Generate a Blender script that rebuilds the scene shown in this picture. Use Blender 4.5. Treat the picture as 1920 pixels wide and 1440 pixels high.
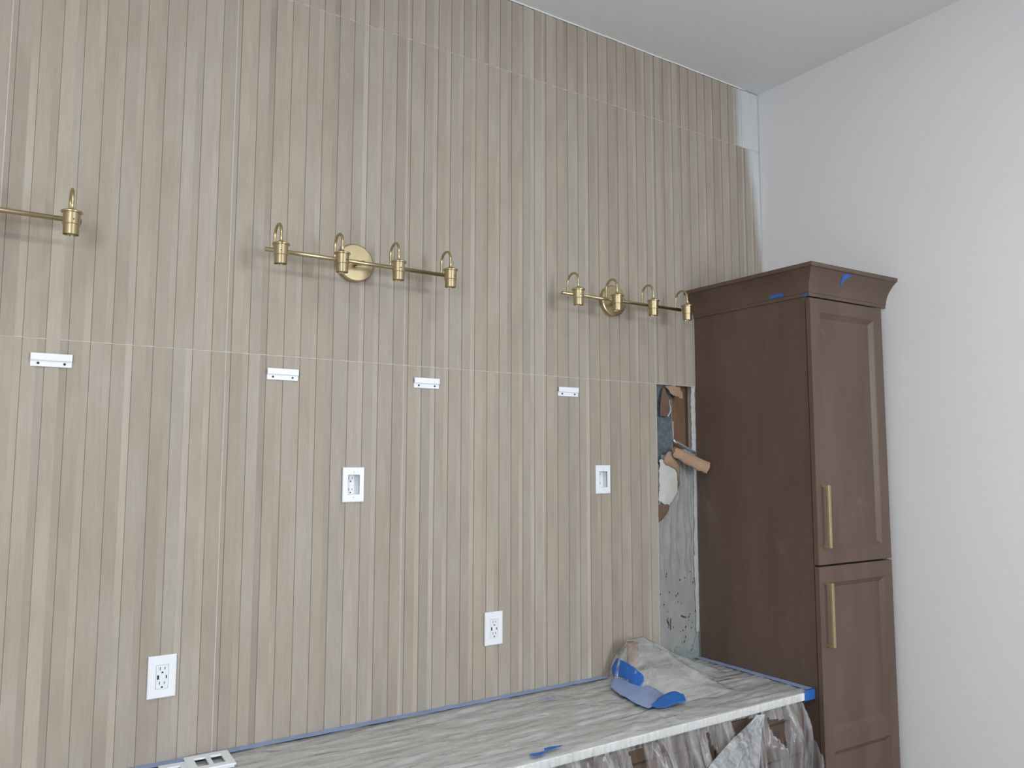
import bpy, bmesh, math, random
from mathutils import Vector, Matrix, noise

for o in list(bpy.data.objects):
    bpy.data.objects.remove(o, do_unlink=True)
SC = bpy.context.scene
COL = SC.collection
R = random.Random(7)

# ------------------------------------------------------------------ camera
CAM = bpy.data.cameras.new('camera')
CAM.sensor_width = 36.0
CAM.lens = 36.0 * 1477.53 / 1920.0
CAM.clip_start = 0.02
cam = bpy.data.objects.new('camera', CAM)
COL.objects.link(cam)
_f = Vector((0.5503572, 0.8295213, 0.09487556))
_r = Vector((0.8331832, -0.5529941, 0.001813))
_u = Vector((-0.05396954, -0.07805092, 0.99548749))
m = Matrix.Identity(4)
for i in range(3):
    m[i][0], m[i][1], m[i][2] = _r[i], _u[i], -_f[i]
m[0][3], m[1][3], m[2][3] = 0.0, -2.53, 1.755
cam.matrix_world = m
SC.camera = cam

# ------------------------------------------------------------------ world, lights, exposure
SC.view_settings.view_transform = 'Standard'
SC.view_settings.look = 'None'
SC.view_settings.gamma = 1.0
SC.view_settings.use_curve_mapping = False
SC.view_settings.exposure = 0.17
W = bpy.data.worlds.new('world')
SC.world = W
W.use_nodes = True
W.node_tree.nodes['Background'].inputs[0].default_value = (0.72, 0.82, 1.0, 1)
W.node_tree.nodes['Background'].inputs[1].default_value = 0.6


def area(name, loc, target, sx, sy, power, colour):
    l = bpy.data.lights.new(name, 'AREA')
    l.shape = 'RECTANGLE'
    l.size, l.size_y = sx, sy
    l.energy = power
    l.color = colour
    o = bpy.data.objects.new(name, l)
    COL.objects.link(o)
    o.location = loc
    o.rotation_euler = (Vector(target) - Vector(loc)).to_track_quat('-Z', 'Y').to_euler()
    return o


# daylight through the two windows in the rear wall, just outside the openings
area('daylight_window_right', (2.20, -4.02, 2.25), (1.60, 0, 0.75), 1.2, 1.6, 90, (0.87, 0.935, 1.0))
area('daylight_window_left', (-1.45, -4.02, 2.25), (-.40, 0, 0.75), 1.5, 1.6, 104, (0.87, 0.935, 1.0))

# ------------------------------------------------------------------ materials
MATS = {}


def mat(name, base=(.8, .8, .8), rough=.5, metal=0.0, spec=.5, noise_amt=0.0, noise_scale=(6, 6, 6), bump=0.0, bump_scale=60.0):
    M = bpy.data.materials.new(name)
    M.use_nodes = True
    nt = M.node_tree
    b = nt.nodes['Principled BSDF']
    b.inputs['Base Color'].default_value = (*base, 1)
    b.inputs['Roughness'].default_value = rough
    b.inputs['Metallic'].default_value = metal
    b.inputs['Specular IOR Level'].default_value = spec
    if noise_amt or bump:
        tc = nt.nodes.new('ShaderNodeTexCoord')
        mp = nt.nodes.new('ShaderNodeMapping')
        mp.inputs['Scale'].default_value = noise_scale
        nt.links.new(tc.outputs['Object'], mp.inputs[0])
    if noise_amt:
        n = nt.nodes.new('ShaderNodeTexNoise')
        n.inputs['Scale'].default_value = 1.0
        n.inputs['Detail'].default_value = 5
        nt.links.new(mp.outputs[0], n.inputs[0])
        mr = nt.nodes.new('ShaderNodeMapRange')
        mr.inputs['From Min'].default_value = .25
        mr.inputs['From Max'].default_value = .75
        mr.inputs['To Min'].default_value = 1 - noise_amt
        mr.inputs['To Max'].default_value = 1 + noise_amt
        nt.links.new(n.outputs['Fac'], mr.inputs[0])
        vm = nt.nodes.new('ShaderNodeVectorMath')
        vm.operation = 'SCALE'
        vm.inputs[0].default_value = base
        nt.links.new(mr.outputs[0], vm.inputs['Scale'])
        nt.links.new(vm.outputs[0], b.inputs['Base Color'])
    if bump:
        n2 = nt.nodes.new('ShaderNodeTexNoise')
        n2.inputs['Scale'].default_value = bump_scale
        n2.inputs['Detail'].default_value = 4
        nt.links.new(tc.outputs['Object'], n2.inputs[0])
        bp = nt.nodes.new('ShaderNodeBump')
        bp.inputs['Strength'].default_value = bump
        bp.inputs['Distance'].default_value = .002
        nt.links.new(n2.outputs['Fac'], bp.inputs['Height'])
        nt.links.new(bp.outputs[0], b.inputs['Normal'])
    MATS[name] = M
    return M


mat('white_paint', (.80, .80, .81), .6, noise_amt=.012, noise_scale=(2, 2, 2), bump=.05, bump_scale=220)
mat('ceiling_paint', (.74, .75, .76), .8, noise_amt=.01, noise_scale=(2, 2, 2))
mat('floor_wood', (.32, .25, .19), .5, noise_amt=.2, noise_scale=(3, 40, 3))
mat('grout', (.52, .49, .44), .9, noise_amt=.12, noise_scale=(5, 5, 40))
mat('plastic_white', (.80, .83, .86), .32)
mat('receptacle_white', (.76, .79, .82), .35)
mat('slot_black', (.006, .008, .012), .6)
mat('bracket_white', (.82, .84, .88), .35)
mat('screw_dark', (.05, .05, .06), .35, metal=.8)
mat('brass', (.52, .43, .26), .30, metal=1.0, noise_amt=.05, noise_scale=(20, 20, 20))
mat('handle_brass', (.50, .415, .23), .40, metal=.9, noise_amt=.05, noise_scale=(20, 20, 20))
mat('socket_inner', (.55, .55, .52), .6)
mat('stone', (.84, .84, .82), .3, noise_amt=.09, noise_scale=(7, 12, 7))
mat('gap_shade', (.012, .009, .008), .8)  # near-black colour standing in for the shade in the door gaps
mat('insulation_grey', (.105, .125, .145), .85, noise_amt=.35, noise_scale=(60, 60, 60), bump=.6, bump_scale=260)
mat('stud_wood', (.17, .095, .052), .75, noise_amt=.22, noise_scale=(45, 30, 5))
mat('gypsum', (.42, .42, .42), .9, noise_amt=.15, noise_scale=(60, 60, 60), bump=.5, bump_scale=150)
mat('gypsum_white', (.50, .50, .47), .85, noise_amt=.06, noise_scale=(20, 20, 20))
mat('paper_tan', (.36, .235, .155), .85, noise_amt=.12, noise_scale=(18, 18, 18))
mat('paper_brown', (.14, .085, .055), .85, noise_amt=.15, noise_scale=(18, 18, 18))
mat('green_board', (.22, .26, .25), .85, noise_amt=.15, noise_scale=(30, 30, 30))
mat('metal_bead', (.55, .56, .58), .35, metal=.7, noise_amt=.2, noise_scale=(40, 40, 40))
mat('caulk', (.80, .80, .80), .6)
mat('tape_blue', (.018, .125, .45), .55, noise_amt=.1, noise_scale=(12, 12, 12), bump=.2, bump_scale=300)
mat('tape_pale', (.27, .36, .58), .5, noise_amt=.15, noise_scale=(12, 12, 12), bump=.2, bump_scale=300)
mat('window_frame_white', (.8, .8, .8), .4)


def cabinet_material():
    M = bpy.data.materials.new('stained_wood')
    M.use_nodes = True
    nt = M.node_tree
    N, L = nt.nodes, nt.links
    b = N['Principled BSDF']
    tc = N.new('ShaderNodeTexCoord')
    mp = N.new('ShaderNodeMapping')
    mp.inputs['Scale'].default_value = (9, 9, 1.6)
    L.new(tc.outputs['Object'], mp.inputs[0])
    n = N.new('ShaderNodeTexNoise')
    n.inputs['Scale'].default_value = 1.0
    n.inputs['Detail'].default_value = 3
    L.new(mp.outputs[0], n.inputs[0])
    cr = N.new('ShaderNodeValToRGB')
    cr.color_ramp.elements[0].position = .3
    cr.color_ramp.elements[0].color = (.098, .063, .046, 1)
    cr.color_ramp.elements[1].position = .7
    cr.color_ramp.elements[1].color = (.128, .084, .063, 1)
    L.new(n.outputs['Fac'], cr.inputs[0])
    mp2 = N.new('ShaderNodeMapping')
    mp2.inputs['Scale'].default_value = (160, 160, 6)
    L.new(tc.outputs['Object'], mp2.inputs[0])
    g = N.new('ShaderNodeTexNoise')
    g.inputs['Scale'].default_value = 1.0
    g.inputs['Detail'].default_value = 2
    L.new(mp2.outputs[0], g.inputs[0])
    mr = N.new('ShaderNodeMapRange')
    mr.inputs['To Min'].default_value = .88
    mr.inputs['To Max'].default_value = 1.12
    L.new(g.outputs['Fac'], mr.inputs[0])
    sc = N.new('ShaderNodeVectorMath')
    sc.operation = 'SCALE'
    L.new(cr.outputs[0], sc.inputs[0])
    L.new(mr.outputs[0], sc.inputs['Scale'])
    # dusty smudges
    d = N.new('ShaderNodeTexNoise')
    d.inputs['Scale'].default_value = 5.5
    d.inputs['Detail'].default_value = 6
    d.inputs['Roughness'].default_value = .65
    L.new(tc.outputs['Object'], d.inputs[0])
    dm = N.new('ShaderNodeMapRange')
    dm.inputs['From Min'].default_value = .62
    dm.inputs['From Max'].default_value = .85
    dm.inputs['To Max'].default_value = .28
    L.new(d.outputs['Fac'], dm.inputs[0])
    mx = N.new('ShaderNodeMix')
    mx.data_type = 'RGBA'
    L.new(dm.outputs[0], mx.inputs[0])
    L.new(sc.outputs[0], mx.inputs[6])
    mx.inputs[7].default_value = (.34, .30, .28, 1)
    L.new(mx.outputs[2], b.inputs['Base Color'])
    b.inputs['Roughness'].default_value = .46
    b.inputs['Specular IOR Level'].default_value = .45
    MATS['stained_wood'] = M


cabinet_material()


def slat_material():
    """Printed porcelain: pale oak strips. obj.color carries the strip's own tones (wide tone, narrow tone, tint)."""
    M = bpy.data.materials.new('oak_print_tile')
    M.use_nodes = True
    nt = M.node_tree
    N, L = nt.nodes, nt.links
    b = N['Principled BSDF']
    oi = N.new('ShaderNodeObjectInfo')
    sep = N.new('ShaderNodeSeparateColor')
    L.new(oi.outputs['Color'], sep.inputs[0])
    zone = N.new('ShaderNodeAttribute')
    zone.attribute_name = 'zone'
    geo = N.new('ShaderNodeNewGeometry')

    def math_(op, a, bb, c=None):
        n = N.new('ShaderNodeMath')
        n.operation = op
        for i, v in enumerate((a, bb, c)):
            if v is None:
                continue
            if isinstance(v, (int, float)):
                n.inputs[i].default_value = v
            else:
                L.new(v, n.inputs[i])
        return n.outputs[0]

    def mixv(f, a, bb):
        n = N.new('ShaderNodeMix')
        n.data_type = 'FLOAT'
        for i, v in ((0, f), (2, a), (3, bb)):
            if isinstance(v, (int, float)):
                n.inputs[i].default_value = v
            else:
                L.new(v, n.inputs[i])
        return n.outputs[0]

    def mixc(f, a, bb):
        n = N.new('ShaderNodeMix')
        n.data_type = 'RGBA'
        for i, v in ((0, f), (6, a), (7, bb)):
            if isinstance(v, tuple):
                n.inputs[i].default_value = (*v, 1)
            elif isinstance(v, (int, float)):
                n.inputs[i].default_value = v
            else:
                L.new(v, n.inputs[i])
        return n.outputs[2]

    tone = mixv(zone.outputs['Fac'], sep.outputs[0], sep.outputs[1])
    # long colour drift along each strip; offset by strip so neighbours differ
    mp = N.new('ShaderNodeMapping')
    mp.inputs['Scale'].default_value = (1.0, 1.0, 2.2)
    L.new(geo.outputs['Position'], mp.inputs[0])
    off = N.new('ShaderNodeCombineXYZ')
    L.new(math_('MULTIPLY', oi.outputs['Random'], 37.0), off.inputs[0])
    L.new(math_('MULTIPLY', zone.outputs['Fac'], 5.3), off.inputs[1])
    va = N.new('ShaderNodeVectorMath')
    va.operation = 'ADD'
    L.new(mp.outputs[0], va.inputs[0])
    L.new(off.outputs[0], va.inputs[1])
    drift = N.new('ShaderNodeTexNoise')
    drift.inputs['Scale'].default_value = 1.3
    drift.inputs['Detail'].default_value = 2
    L.new(va.outputs[0], drift.inputs[0])
    # fine grain
    mp2 = N.new('ShaderNodeMapping')
    mp2.inputs['Scale'].default_value = (330, 1, 9)
    L.new(geo.outputs['Position'], mp2.inputs[0])
    grain = N.new('ShaderNodeTexNoise')
    grain.inputs['Scale'].default_value = 1.0
    grain.inputs['Detail'].default_value = 3
    L.new(mp2.outputs[0], grain.inputs[0])
    mp3 = N.new('ShaderNodeMapping')
    mp3.inputs['Scale'].default_value = (70, 1, 3.2)
    L.new(va.outputs[0], mp3.inputs[0])
    vein = N.new('ShaderNodeTexNoise')
    vein.inputs['Scale'].default_value = 1.0
    vein.inputs['Detail'].default_value = 2
    vein.inputs['Distortion'].default_value = .6
    L.new(mp3.outputs[0], vein.inputs[0])
    # tint: warm pinkish <-> greenish grey <-> cool grey
    tint = math_('ADD', sep.outputs[2], math_('MULTIPLY', math_('SUBTRACT', drift.outputs['Fac'], .5), 1.5))
    cr = N.new('ShaderNodeValToRGB')
    e = cr.color_ramp.elements
    e[0].position, e[0].color = .12, (.416, .352, .288, 1)
    e[1].position, e[1].color = .88, (.420, .382, .326, 1)
    k = e.new(.5)
    k.color = (.416, .366, .297, 1)
    L.new(tint, cr.inputs[0])
    t = math_('MULTIPLY', tone, math_('ADD', .85, math_('MULTIPLY', drift.outputs['Fac'], .30)))
    t = math_('MULTIPLY', t, math_('ADD', .89, math_('MULTIPLY', grain.outputs['Fac'], .22)))
    t = math_('MULTIPLY', t, math_('ADD', .91, math_('MULTIPLY', vein.outputs['Fac'], .18)))
    sc = N.new('ShaderNodeVectorMath')
    sc.operation = 'SCALE'
    L.new(cr.outputs[0], sc.inputs[0])
    L.new(math_('MULTIPLY', t, 1.86), sc.inputs['Scale'])
    # printed pale edge line on the right bevel
    edge = N.new('ShaderNodeAttribute')
    edge.attribute_name = 'edge'
    col = mixc(math_('MULTIPLY', edge.outputs['Fac'], .55), sc.outputs[0], (.62, .57, .49))
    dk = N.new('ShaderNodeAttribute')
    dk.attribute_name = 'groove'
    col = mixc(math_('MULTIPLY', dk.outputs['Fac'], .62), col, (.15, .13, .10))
    # off-white blended over the last strips beside the corner
    sx = N.new('ShaderNodeSeparateXYZ')
    L.new(geo.outputs['Position'], sx.inputs[0])
    wn = N.new('ShaderNodeTexNoise')
    wn.inputs['Scale'].default_value = 6
    wn.inputs['Detail'].default_value = 4
    L.new(geo.outputs['Position'], wn.inputs[0])
    ez = N.new('ShaderNodeMapRange')
    ez.inputs['From Min'].default_value = 2.70
    ez.inputs['From Max'].default_value = 3.30
    ez.inputs['To Min'].default_value = 3.185
    ez.inputs['To Max'].default_value = 3.085
    L.new(sx.outputs['Z'], ez.inputs[0])
    hi = math_('GREATER_THAN', sx.outputs['Z'], 3.303)
    ed = mixv(hi, ez.outputs[0], 3.015)
    ed = math_('ADD', ed, math_('MULTIPLY', math_('SUBTRACT', wn.outputs['Fac'], .5), .03))
    fac = N.new('ShaderNodeMapRange')
    fac.inputs['From Min'].default_value = -.025
    fac.inputs['From Max'].default_value = .035
    fac.inputs['To Max'].default_value = .86
    L.new(math_('SUBTRACT', sx.outputs['X'], ed), fac.inputs[0])
    col = mixc(fac.outputs[0], col, (.66, .68, .69))
    L.new(col, b.inputs['Base Color'])
    b.inputs['Roughness'].default_value = .55
    b.inputs['Specular IOR Level'].default_value = .35
    MATS['oak_print_tile'] = M


slat_material()


def film_material(name, lo, hi, scale, rough=.12, streak=(6, 6, 6), milk=(.88, .89, .90), bump=.5):
    """Thin milky polythene film: part see-through, part pale, with a glossy skin."""
    M = bpy.data.materials.new(name)
    M.use_nodes = True
    nt = M.node_tree
    N, L = nt.nodes, nt.links
    N.remove(N['Principled BSDF'])
    out = N['Material Output']
    tc = N.new('ShaderNodeTexCoord')
    mp = N.new('ShaderNodeMapping')
    mp.inputs['Scale'].default_value = streak
    L.new(tc.outputs['Object'], mp.inputs[0])
    n = N.new('ShaderNodeTexNoise')
    n.inputs['Scale'].default_value = scale
    n.inputs['Detail'].default_value = 5
    n.inputs['Roughness'].default_value = .6
    n.inputs['Distortion'].default_value = .7
    L.new(mp.outputs[0], n.inputs[0])
    mr = N.new('ShaderNodeMapRange')
    mr.inputs['From Min'].default_value = .36
    mr.inputs['From Max'].default_value = .72
    mr.inputs['To Min'].default_value = lo
    mr.inputs['To Max'].default_value = hi
    L.new(n.outputs['Fac'], mr.inputs[0])
    n2 = N.new('ShaderNodeTexNoise')
    n2.noise_type = 'RIDGED_MULTIFRACTAL'
    n2.inputs['Scale'].default_value = scale * 1.3
    n2.inputs['Detail'].default_value = 4
    n2.inputs['Distortion'].default_value = .8
    L.new(mp.outputs[0], n2.inputs[0])
    bp = N.new('ShaderNodeBump')
    bp.inputs['Strength'].default_value = bump
    bp.inputs['Distance'].default_value = .008
    L.new(n2.outputs['Fac'], bp.inputs['Height'])
    tr = N.new('ShaderNodeBsdfTransparent')
    df = N.new('ShaderNodeBsdfDiffuse')
    df.inputs[0].default_value = (*milk, 1)
    tl = N.new('ShaderNodeBsdfTranslucent')
    tl.inputs[0].default_value = (*milk, 1)
    L.new(bp.outputs[0], df.inputs['Normal'])
    body = N.new('ShaderNodeMixShader')
    body.inputs[0].default_value = .35
    L.new(df.outputs[0], body.inputs[1])
    L.new(tl.outputs[0], body.inputs[2])
    mx = N.new('ShaderNodeMixShader')
    L.new(mr.outputs[0], mx.inputs[0])
    L.new(tr.outputs[0], mx.inputs[1])
    L.new(body.outputs[0], mx.inputs[2])
    gl = N.new('ShaderNodeBsdfGlossy')
    gl.inputs['Roughness'].default_value = rough
    L.new(bp.outputs[0], gl.inputs['Normal'])
    fr = N.new('ShaderNodeFresnel')
    fr.inputs['IOR'].default_value = 1.33
    L.new(bp.outputs[0], fr.inputs['Normal'])
    m2 = N.new('ShaderNodeMixShader')
    L.new(fr.outputs[0], m2.inputs[0])
    L.new(mx.outputs[0], m2.inputs[1])
    L.new(gl.outputs[0], m2.inputs[2])
    L.new(m2.outputs[0], out.inputs[0])
    MATS[name] = M


film_material('film_flat', .14, .56, 2.0, .09, (2.2, 8, 8), bump=.8)
film_material('film_drape', .06, .55, 3.2, .14, (11, 6, 1.0), bump=.7)
film_material('film_bunch', .25, .80, 3.0, .12, (10, 4, .8), (.90, .93, .96), .5)

# ------------------------------------------------------------------ mesh helpers


def link(name, me, material=None, parent=None, loc=(0, 0, 0)):
    o = bpy.data.objects.new(name, me)
    COL.objects.link(o)
    if material and not me.materials:
        me.materials.append(MATS[material])
    o.location = loc
    if parent:
        o.parent = parent
    return o


def from_bm(name, bm, material=None, parent=None, smooth=False, loc=(0, 0, 0), bevel=0, seg=2):
    bmesh.ops.recalc_face_normals(bm, faces=bm.faces)
    me = bpy.data.meshes.new(name)
    bm.to_mesh(me)
    bm.free()
    if smooth:
        for p in me.polygons:
            p.use_smooth = True
    o = link(name, me, material, parent, loc)
    if bevel:
        md = o.modifiers.new('bevel', 'BEVEL')
        md.width = bevel
        md.segments = seg
        md.limit_method = 'ANGLE'
        md.angle_limit = math.radians(40)
    return o


def bx(bm, x0, x1, y0, y1, z0, z1):
    v = [bm.verts.new((x, y, z)) for x in (x0, x1) for y in (y0, y1) for z in (z0, z1)]
    for f in ((0, 1, 3, 2), (4, 6, 7, 5), (0, 4, 5, 1), (2, 3, 7, 6), (0, 2, 6, 4), (1, 5, 7, 3)):
        bm.faces.new([v[i] for i in f])


def box(name, x0, x1, y0, y1, z0, z1, material, parent=None, bevel=0, seg=2):
    bm = bmesh.new()
    bx(bm, x0, x1, y0, y1, z0, z1)
    return from_bm(name, bm, material, parent, bevel=bevel, seg=seg)


def tube(bm, pts, r, seg=14, cap=True):
    rings = []
    n = len(pts)
    prev = None
    for i, p in enumerate(pts):
        p = Vector(p)
        t = (Vector(pts[min(i + 1, n - 1)]) - Vector(pts[max(i - 1, 0)])).normalized()
        if prev is None:
            a = Vector((1, 0, 0)) if abs(t.x) < .9 else Vector((0, 0, 1))
            prev = (a - t * a.dot(t)).normalized()
        else:
            prev = (prev - t * prev.dot(t)).normalized()
        q = t.cross(prev)
        rings.append([bm.verts.new(p + (prev * math.cos(2 * math.pi * k / seg) + q * math.sin(2 * math.pi * k / seg)) * r) for k in range(seg)])
    for a, b in zip(rings, rings[1:]):
        for k in range(seg):
            bm.faces.new((a[k], a[(k + 1) % seg], b[(k + 1) % seg], b[k]))
    if cap:
        bm.faces.new(rings[0][::-1])
        bm.faces.new(rings[-1])


def lathe(bm, prof, centre=(0, 0, 0), axis='Z', seg=28):
    """prof: (radius, height) pairs; closed to the axis where radius is 0."""
    c = Vector(centre)
    rings = []
    for r, h in prof:
        ring = []
        if r < 1e-6:
            p = (0, 0, h) if axis == 'Z' else (0, h, 0)
            ring = [bm.verts.new(c + Vector(p))]
        else:
            for k in range(seg):
                a = 2 * math.pi * k / seg
                p = (r * math.cos(a), r * math.sin(a), h) if axis == 'Z' else (r * math.cos(a), h, r * math.sin(a))
                ring.append(bm.verts.new(c + Vector(p)))
        rings.append(ring)
    for a, b in zip(rings, rings[1:]):
        for k in range(seg):
            k2 = (k + 1) % seg
            if len(a) == 1 and len(b) == 1:
                continue
            if len(a) == 1:
                bm.faces.new((a[0], b[k], b[k2]))
            elif len(b) == 1:
                bm.faces.new((a[k], b[0], a[k2]))
            else:
                bm.faces.new((a[k], b[k], b[k2], a[k2]))


def tag(o, label=None, cat=None, group=None, kind=None):
    if label:
        o['label'] = label
    if cat:
        o['category'] = cat
    if group:
        o['group'] = group
    if kind:
        o['kind'] = kind
    return o


def empty(name, loc, label, cat, group=None):
    o = bpy.data.objects.new(name, None)
    o.empty_display_size = .05
    COL.objects.link(o)
    o.location = loc
    return tag(o, label, cat, group)


def keep(o, parent):
    """parent while keeping world-space coordinates (parent only has a location)"""
    o.parent = parent
    o.location = o.location - parent.location
    return o


def catmull(P, t):
    n = len(P) - 1
    t = max(0, min(n - 1e-6, t))
    i = int(t)
    u = t - i
    p0, p1, p2, p3 = P[max(i - 1, 0)], P[i], P[i + 1], P[min(i + 2, n)]
    return .5 * ((2 * p1) + (p2 - p0) * u + (2 * p0 - 5 * p1 + 4 * p2 - p3) * u * u + (3 * p1 - p0 - 3 * p2 + p3) * u ** 3)


def patch(name, rows, material, parent, nu=16, nv=16, ragged=0.0, crumple=0.0, thick=.0008, seed=0, smooth=True):
    """A curved sheet through a grid of control points, with torn edges and real thickness."""
    rows = [[Vector(p) for p in r] for r in rows]
    rr = random.Random(seed)
    bm = bmesh.new()
    G = []
    for j in range(nv + 1):
        col = [catmull(r, (len(r) - 1) * j / nv) for r in rows]
        line = []
        for i in range(nu + 1):
            p = catmull(col, (len(rows) - 1) * i / nu)
            if ragged and (i in (0, nu) or j in (0, nv)):
                p = p + Vector((rr.uniform(-1, 1), rr.uniform(-.4, .4), rr.uniform(-1, 1))) * ragged
            if crumple:
                p = p + Vector((noise.noise(p * 30 + Vector((seed, 0, 0))), noise.noise(p * 30 + Vector((0, seed, 9))), noise.noise(p * 30 + Vector((5, 0, seed))))) * crumple
            line.append(bm.verts.new(p))
        G.append(line)
    for j in range(nv):
        for i in range(nu):
            bm.faces.new((G[j][i], G[j][i + 1], G[j + 1][i + 1], G[j + 1][i]))
    o = from_bm(name, bm, material, parent, smooth=smooth)
    s = o.modifiers.new('thickness', 'SOLIDIFY')
    s.thickness = thick
    s.offset = 0
    return o


# ------------------------------------------------------------------ the room
XL, XR, YB, ZC = -2.5, 3.184, -3.6, 3.609
ZA, ZB = 2.087, 3.304           # horizontal tile joints
X0, PX = -0.006, 0.612          # first vertical joint, tile module
TW = 0.6096
XM0, XM1 = 2.442, 2.690         # open strip where a tile is missing

tag(box('floor', XL - .1, XR + .1, YB - .1, .11, -.1, 0, 'floor_wood'), kind='structure')
tag(box('ceiling', XL - .1, XR + .1, YB - .1, .11, ZC, ZC + .1, 'ceiling_paint'), kind='structure')
tag(box('wall_right', XR, XR + .1, YB, .11, 0, ZC, 'white_paint'), kind='structure')
tag(box('wall_left', XL - .1, XL, YB, .11, 0, ZC, 'white_paint'), kind='structure')
bm = bmesh.new()
wins = [(-2.1, -.8), (1.75, 2.65)]
xs = [XL] + [v for w in wins for v in w] + [XR]
for i in range(0, len(xs), 2):
    bx(bm, xs[i], xs[i + 1], YB - .1, YB, 0, ZC)
for a, b in wins:
    bx(bm, a, b, YB - .1, YB, 0, 1.25)
    bx(bm, a, b, YB - .1, YB, 2.85, ZC)
tag(from_bm('wall_rear', bm, 'white_paint'), kind='structure')
for k, (a, b) in enumerate(wins):
    bm = bmesh.new()
    for (x0, x1, z0, z1) in ((a, a + .05, 1.25, 2.85), (b - .05, b, 1.25, 2.85), (a, b, 1.25, 1.30), (a, b, 2.80, 2.85)):
        bx(bm, x0, x1, YB - .08, YB - .02, z0, z1)
    tag(from_bm('window_%d' % (k + 1), bm, 'window_frame_white'), kind='structure')

# back wall: solid backing behind the tiles, open where the tile is missing
bm = bmesh.new()
POCKETS = [(1.035, 1.668), (2.129, 1.672)]
xc = [XL]
for px, pz in POCKETS:
    xa, xb = px - .0236, px + .0236
    bx(bm, xc[-1], xa, .012, .11, 0, ZC)
    bx(bm, xa, xb, .012, .11, 0, pz - .0350)
    bx(bm, xa, xb, .012, .11, pz + .0360, ZC)
    bx(bm, xa, xb, .030, .11, pz - .0350, pz + .0360)
    xc.append(xb)
bx(bm, xc[-1], XM0, .012, .11, 0, ZC)
bx(bm, XM1, XR, .012, .11, 0, ZC)
bx(bm, XM0, XM1, .012, .11, ZA + .003, ZC)
bx(bm, XM0, XM1, .012, .11, 0, .86)
bx(bm, XM0, XM1, .095, .11, .86, ZA + .003)
wall = tag(from_bm('wall_back', bm, 'grout'), kind='structure')

# grout lines
bm = bmesh.new()
cols = [X0 + PX * k for k in range(-4, 6)]
for x in cols:
    z0 = .86
    if x > 2.9:
        z0 = ZA
    bx(bm, x - .0014, x + .0014, .0012, .013, z0, ZC - .004)
for z, xa, xb in ((ZA, XL, XM1 + .4), (ZB, XL, XR - .002)):
    bx(bm, xa, xb, .0013, .013, z - .0014, z + .0014)
from_bm('grout', bm, 'grout', wall)

# ---- tiles with their raised strips
PITCH, OFF, WIDE, BEV, REL = .0554, .0127, .0352, .0020, .0024
SLAT_CACHE = {}


def slat_mesh(width, h):
    key = (round(width, 4), round(h, 4))
    if key in SLAT_CACHE:
        return SLAT_CACHE[key]
    w = width
    prof = [(0, .006, 0), (0, REL, 0), (.0009, REL * .35, 3), (.0016, 0, 0)]
    if w > WIDE + BEV + .002:
        prof += [(WIDE, 0, 2), (WIDE + BEV, REL, 1), (w, REL, 1), (w, .006, 0)]
    elif w > .01:
        prof += [(w - .002, 0, 2), (w, .002, 0), (w, .006, 0)]
    n = len(prof)
    verts, faces = [], []
    for z in (0, h):
        verts += [(p[0], p[1], z) for p in prof]
    zone, edge, groove = [], [], []
    for i in range(n):
        j = (i + 1) % n
        faces.append((i, j, n + j, n + i))
        xm = (prof[i][0] + prof[j][0]) / 2
        zone.append(1.0 if xm > WIDE + BEV * .9 else 0.0)
        edge.append(1.0 if WIDE < xm < WIDE + BEV and i < n - 1 else 0.0)
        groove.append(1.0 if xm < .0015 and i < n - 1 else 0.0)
    faces.append(tuple(range(n - 1, -1, -1)))
    faces.append(tuple(range(n, 2 * n)))
    zone += [0, 0]
    edge += [0, 0]
    groove += [0, 0]
    me = bpy.data.meshes.new('slat')
    me.from_pydata(verts, [], faces)
    b2 = bmesh.new()
    b2.from_mesh(me)
    bmesh.ops.recalc_face_normals(b2, faces=b2.faces)
    b2.to_mesh(me)
    b2.free()
    for nm, vals in (('zone', zone), ('edge', edge), ('groove', groove)):
        a = me.attributes.new(nm, 'FLOAT', 'FACE')
        a.data.foreach_set('value', vals)
    me.materials.append(MATS['oak_print_tile'])
    SLAT_CACHE[key] = me
    return me


GAP = .0012
for c in range(-4, 6):
    xa = X0 + PX * c + GAP
    xb = min(xa + TW, XR - .002)
    if xa < XL:
        xa0 = xa
        xa = XL + .001
    else:
        xa0 = xa
    # printed strip tones, drifting a little between rows
    base = [(R.gauss(.465, .018), R.gauss(.485, .032), R.random()) for _ in range(14)]
    for row, (z0, z1) in enumerate(((.860, ZA - GAP), (ZA + GAP, ZB - GAP), (ZB + GAP, ZC - .006))):
        if row == 0 and c >= 4:
            continue
        bm = bmesh.new()
        lead = min(xa0 + OFF, xb) - xa - .0001
        w = xb - xa
        pp = [(0, REL), (lead, REL), (lead, .006)] if lead > .002 else [(0, .006)]
        pp += [(w, .006), (w, .0118), (0, .0118)]
        va = [bm.verts.new((q[0], q[1], 0)) for q in pp]
        vb = [bm.verts.new((q[0], q[1], z1 - z0)) for q in pp]
        bm.faces.new(va)
        bm.faces.new(vb[::-1])
        for q in range(len(pp)):
            q2 = (q + 1) % len(pp)
            bm.faces.new((va[q], va[q2], vb[q2], vb[q]))
        me_name = 'tile'
        t = from_bm(me_name, bm, 'oak_print_tile', wall, loc=(xa, 0, z0))
        t.color = (R.gauss(.45, .012), R.gauss(.45, .012), R.random(), 1)
        for k in range(11):
            sx = xa0 + OFF + PITCH * k
            if sx < xa - .001:
                continue
            w = min(PITCH, xb - sx)
            if w < .012:
                continue
            s = link('slat', slat_mesh(w, z1 - z0), None, t, loc=(sx - xa, 0, 0))
            b0 = base[k]
            s.color = (b0[0] + R.gauss(0, .012), b0[1] + R.gauss(0, .016), max(0, min(1, b0[2] * .6 + R.random() * .4)), 1)

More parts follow.
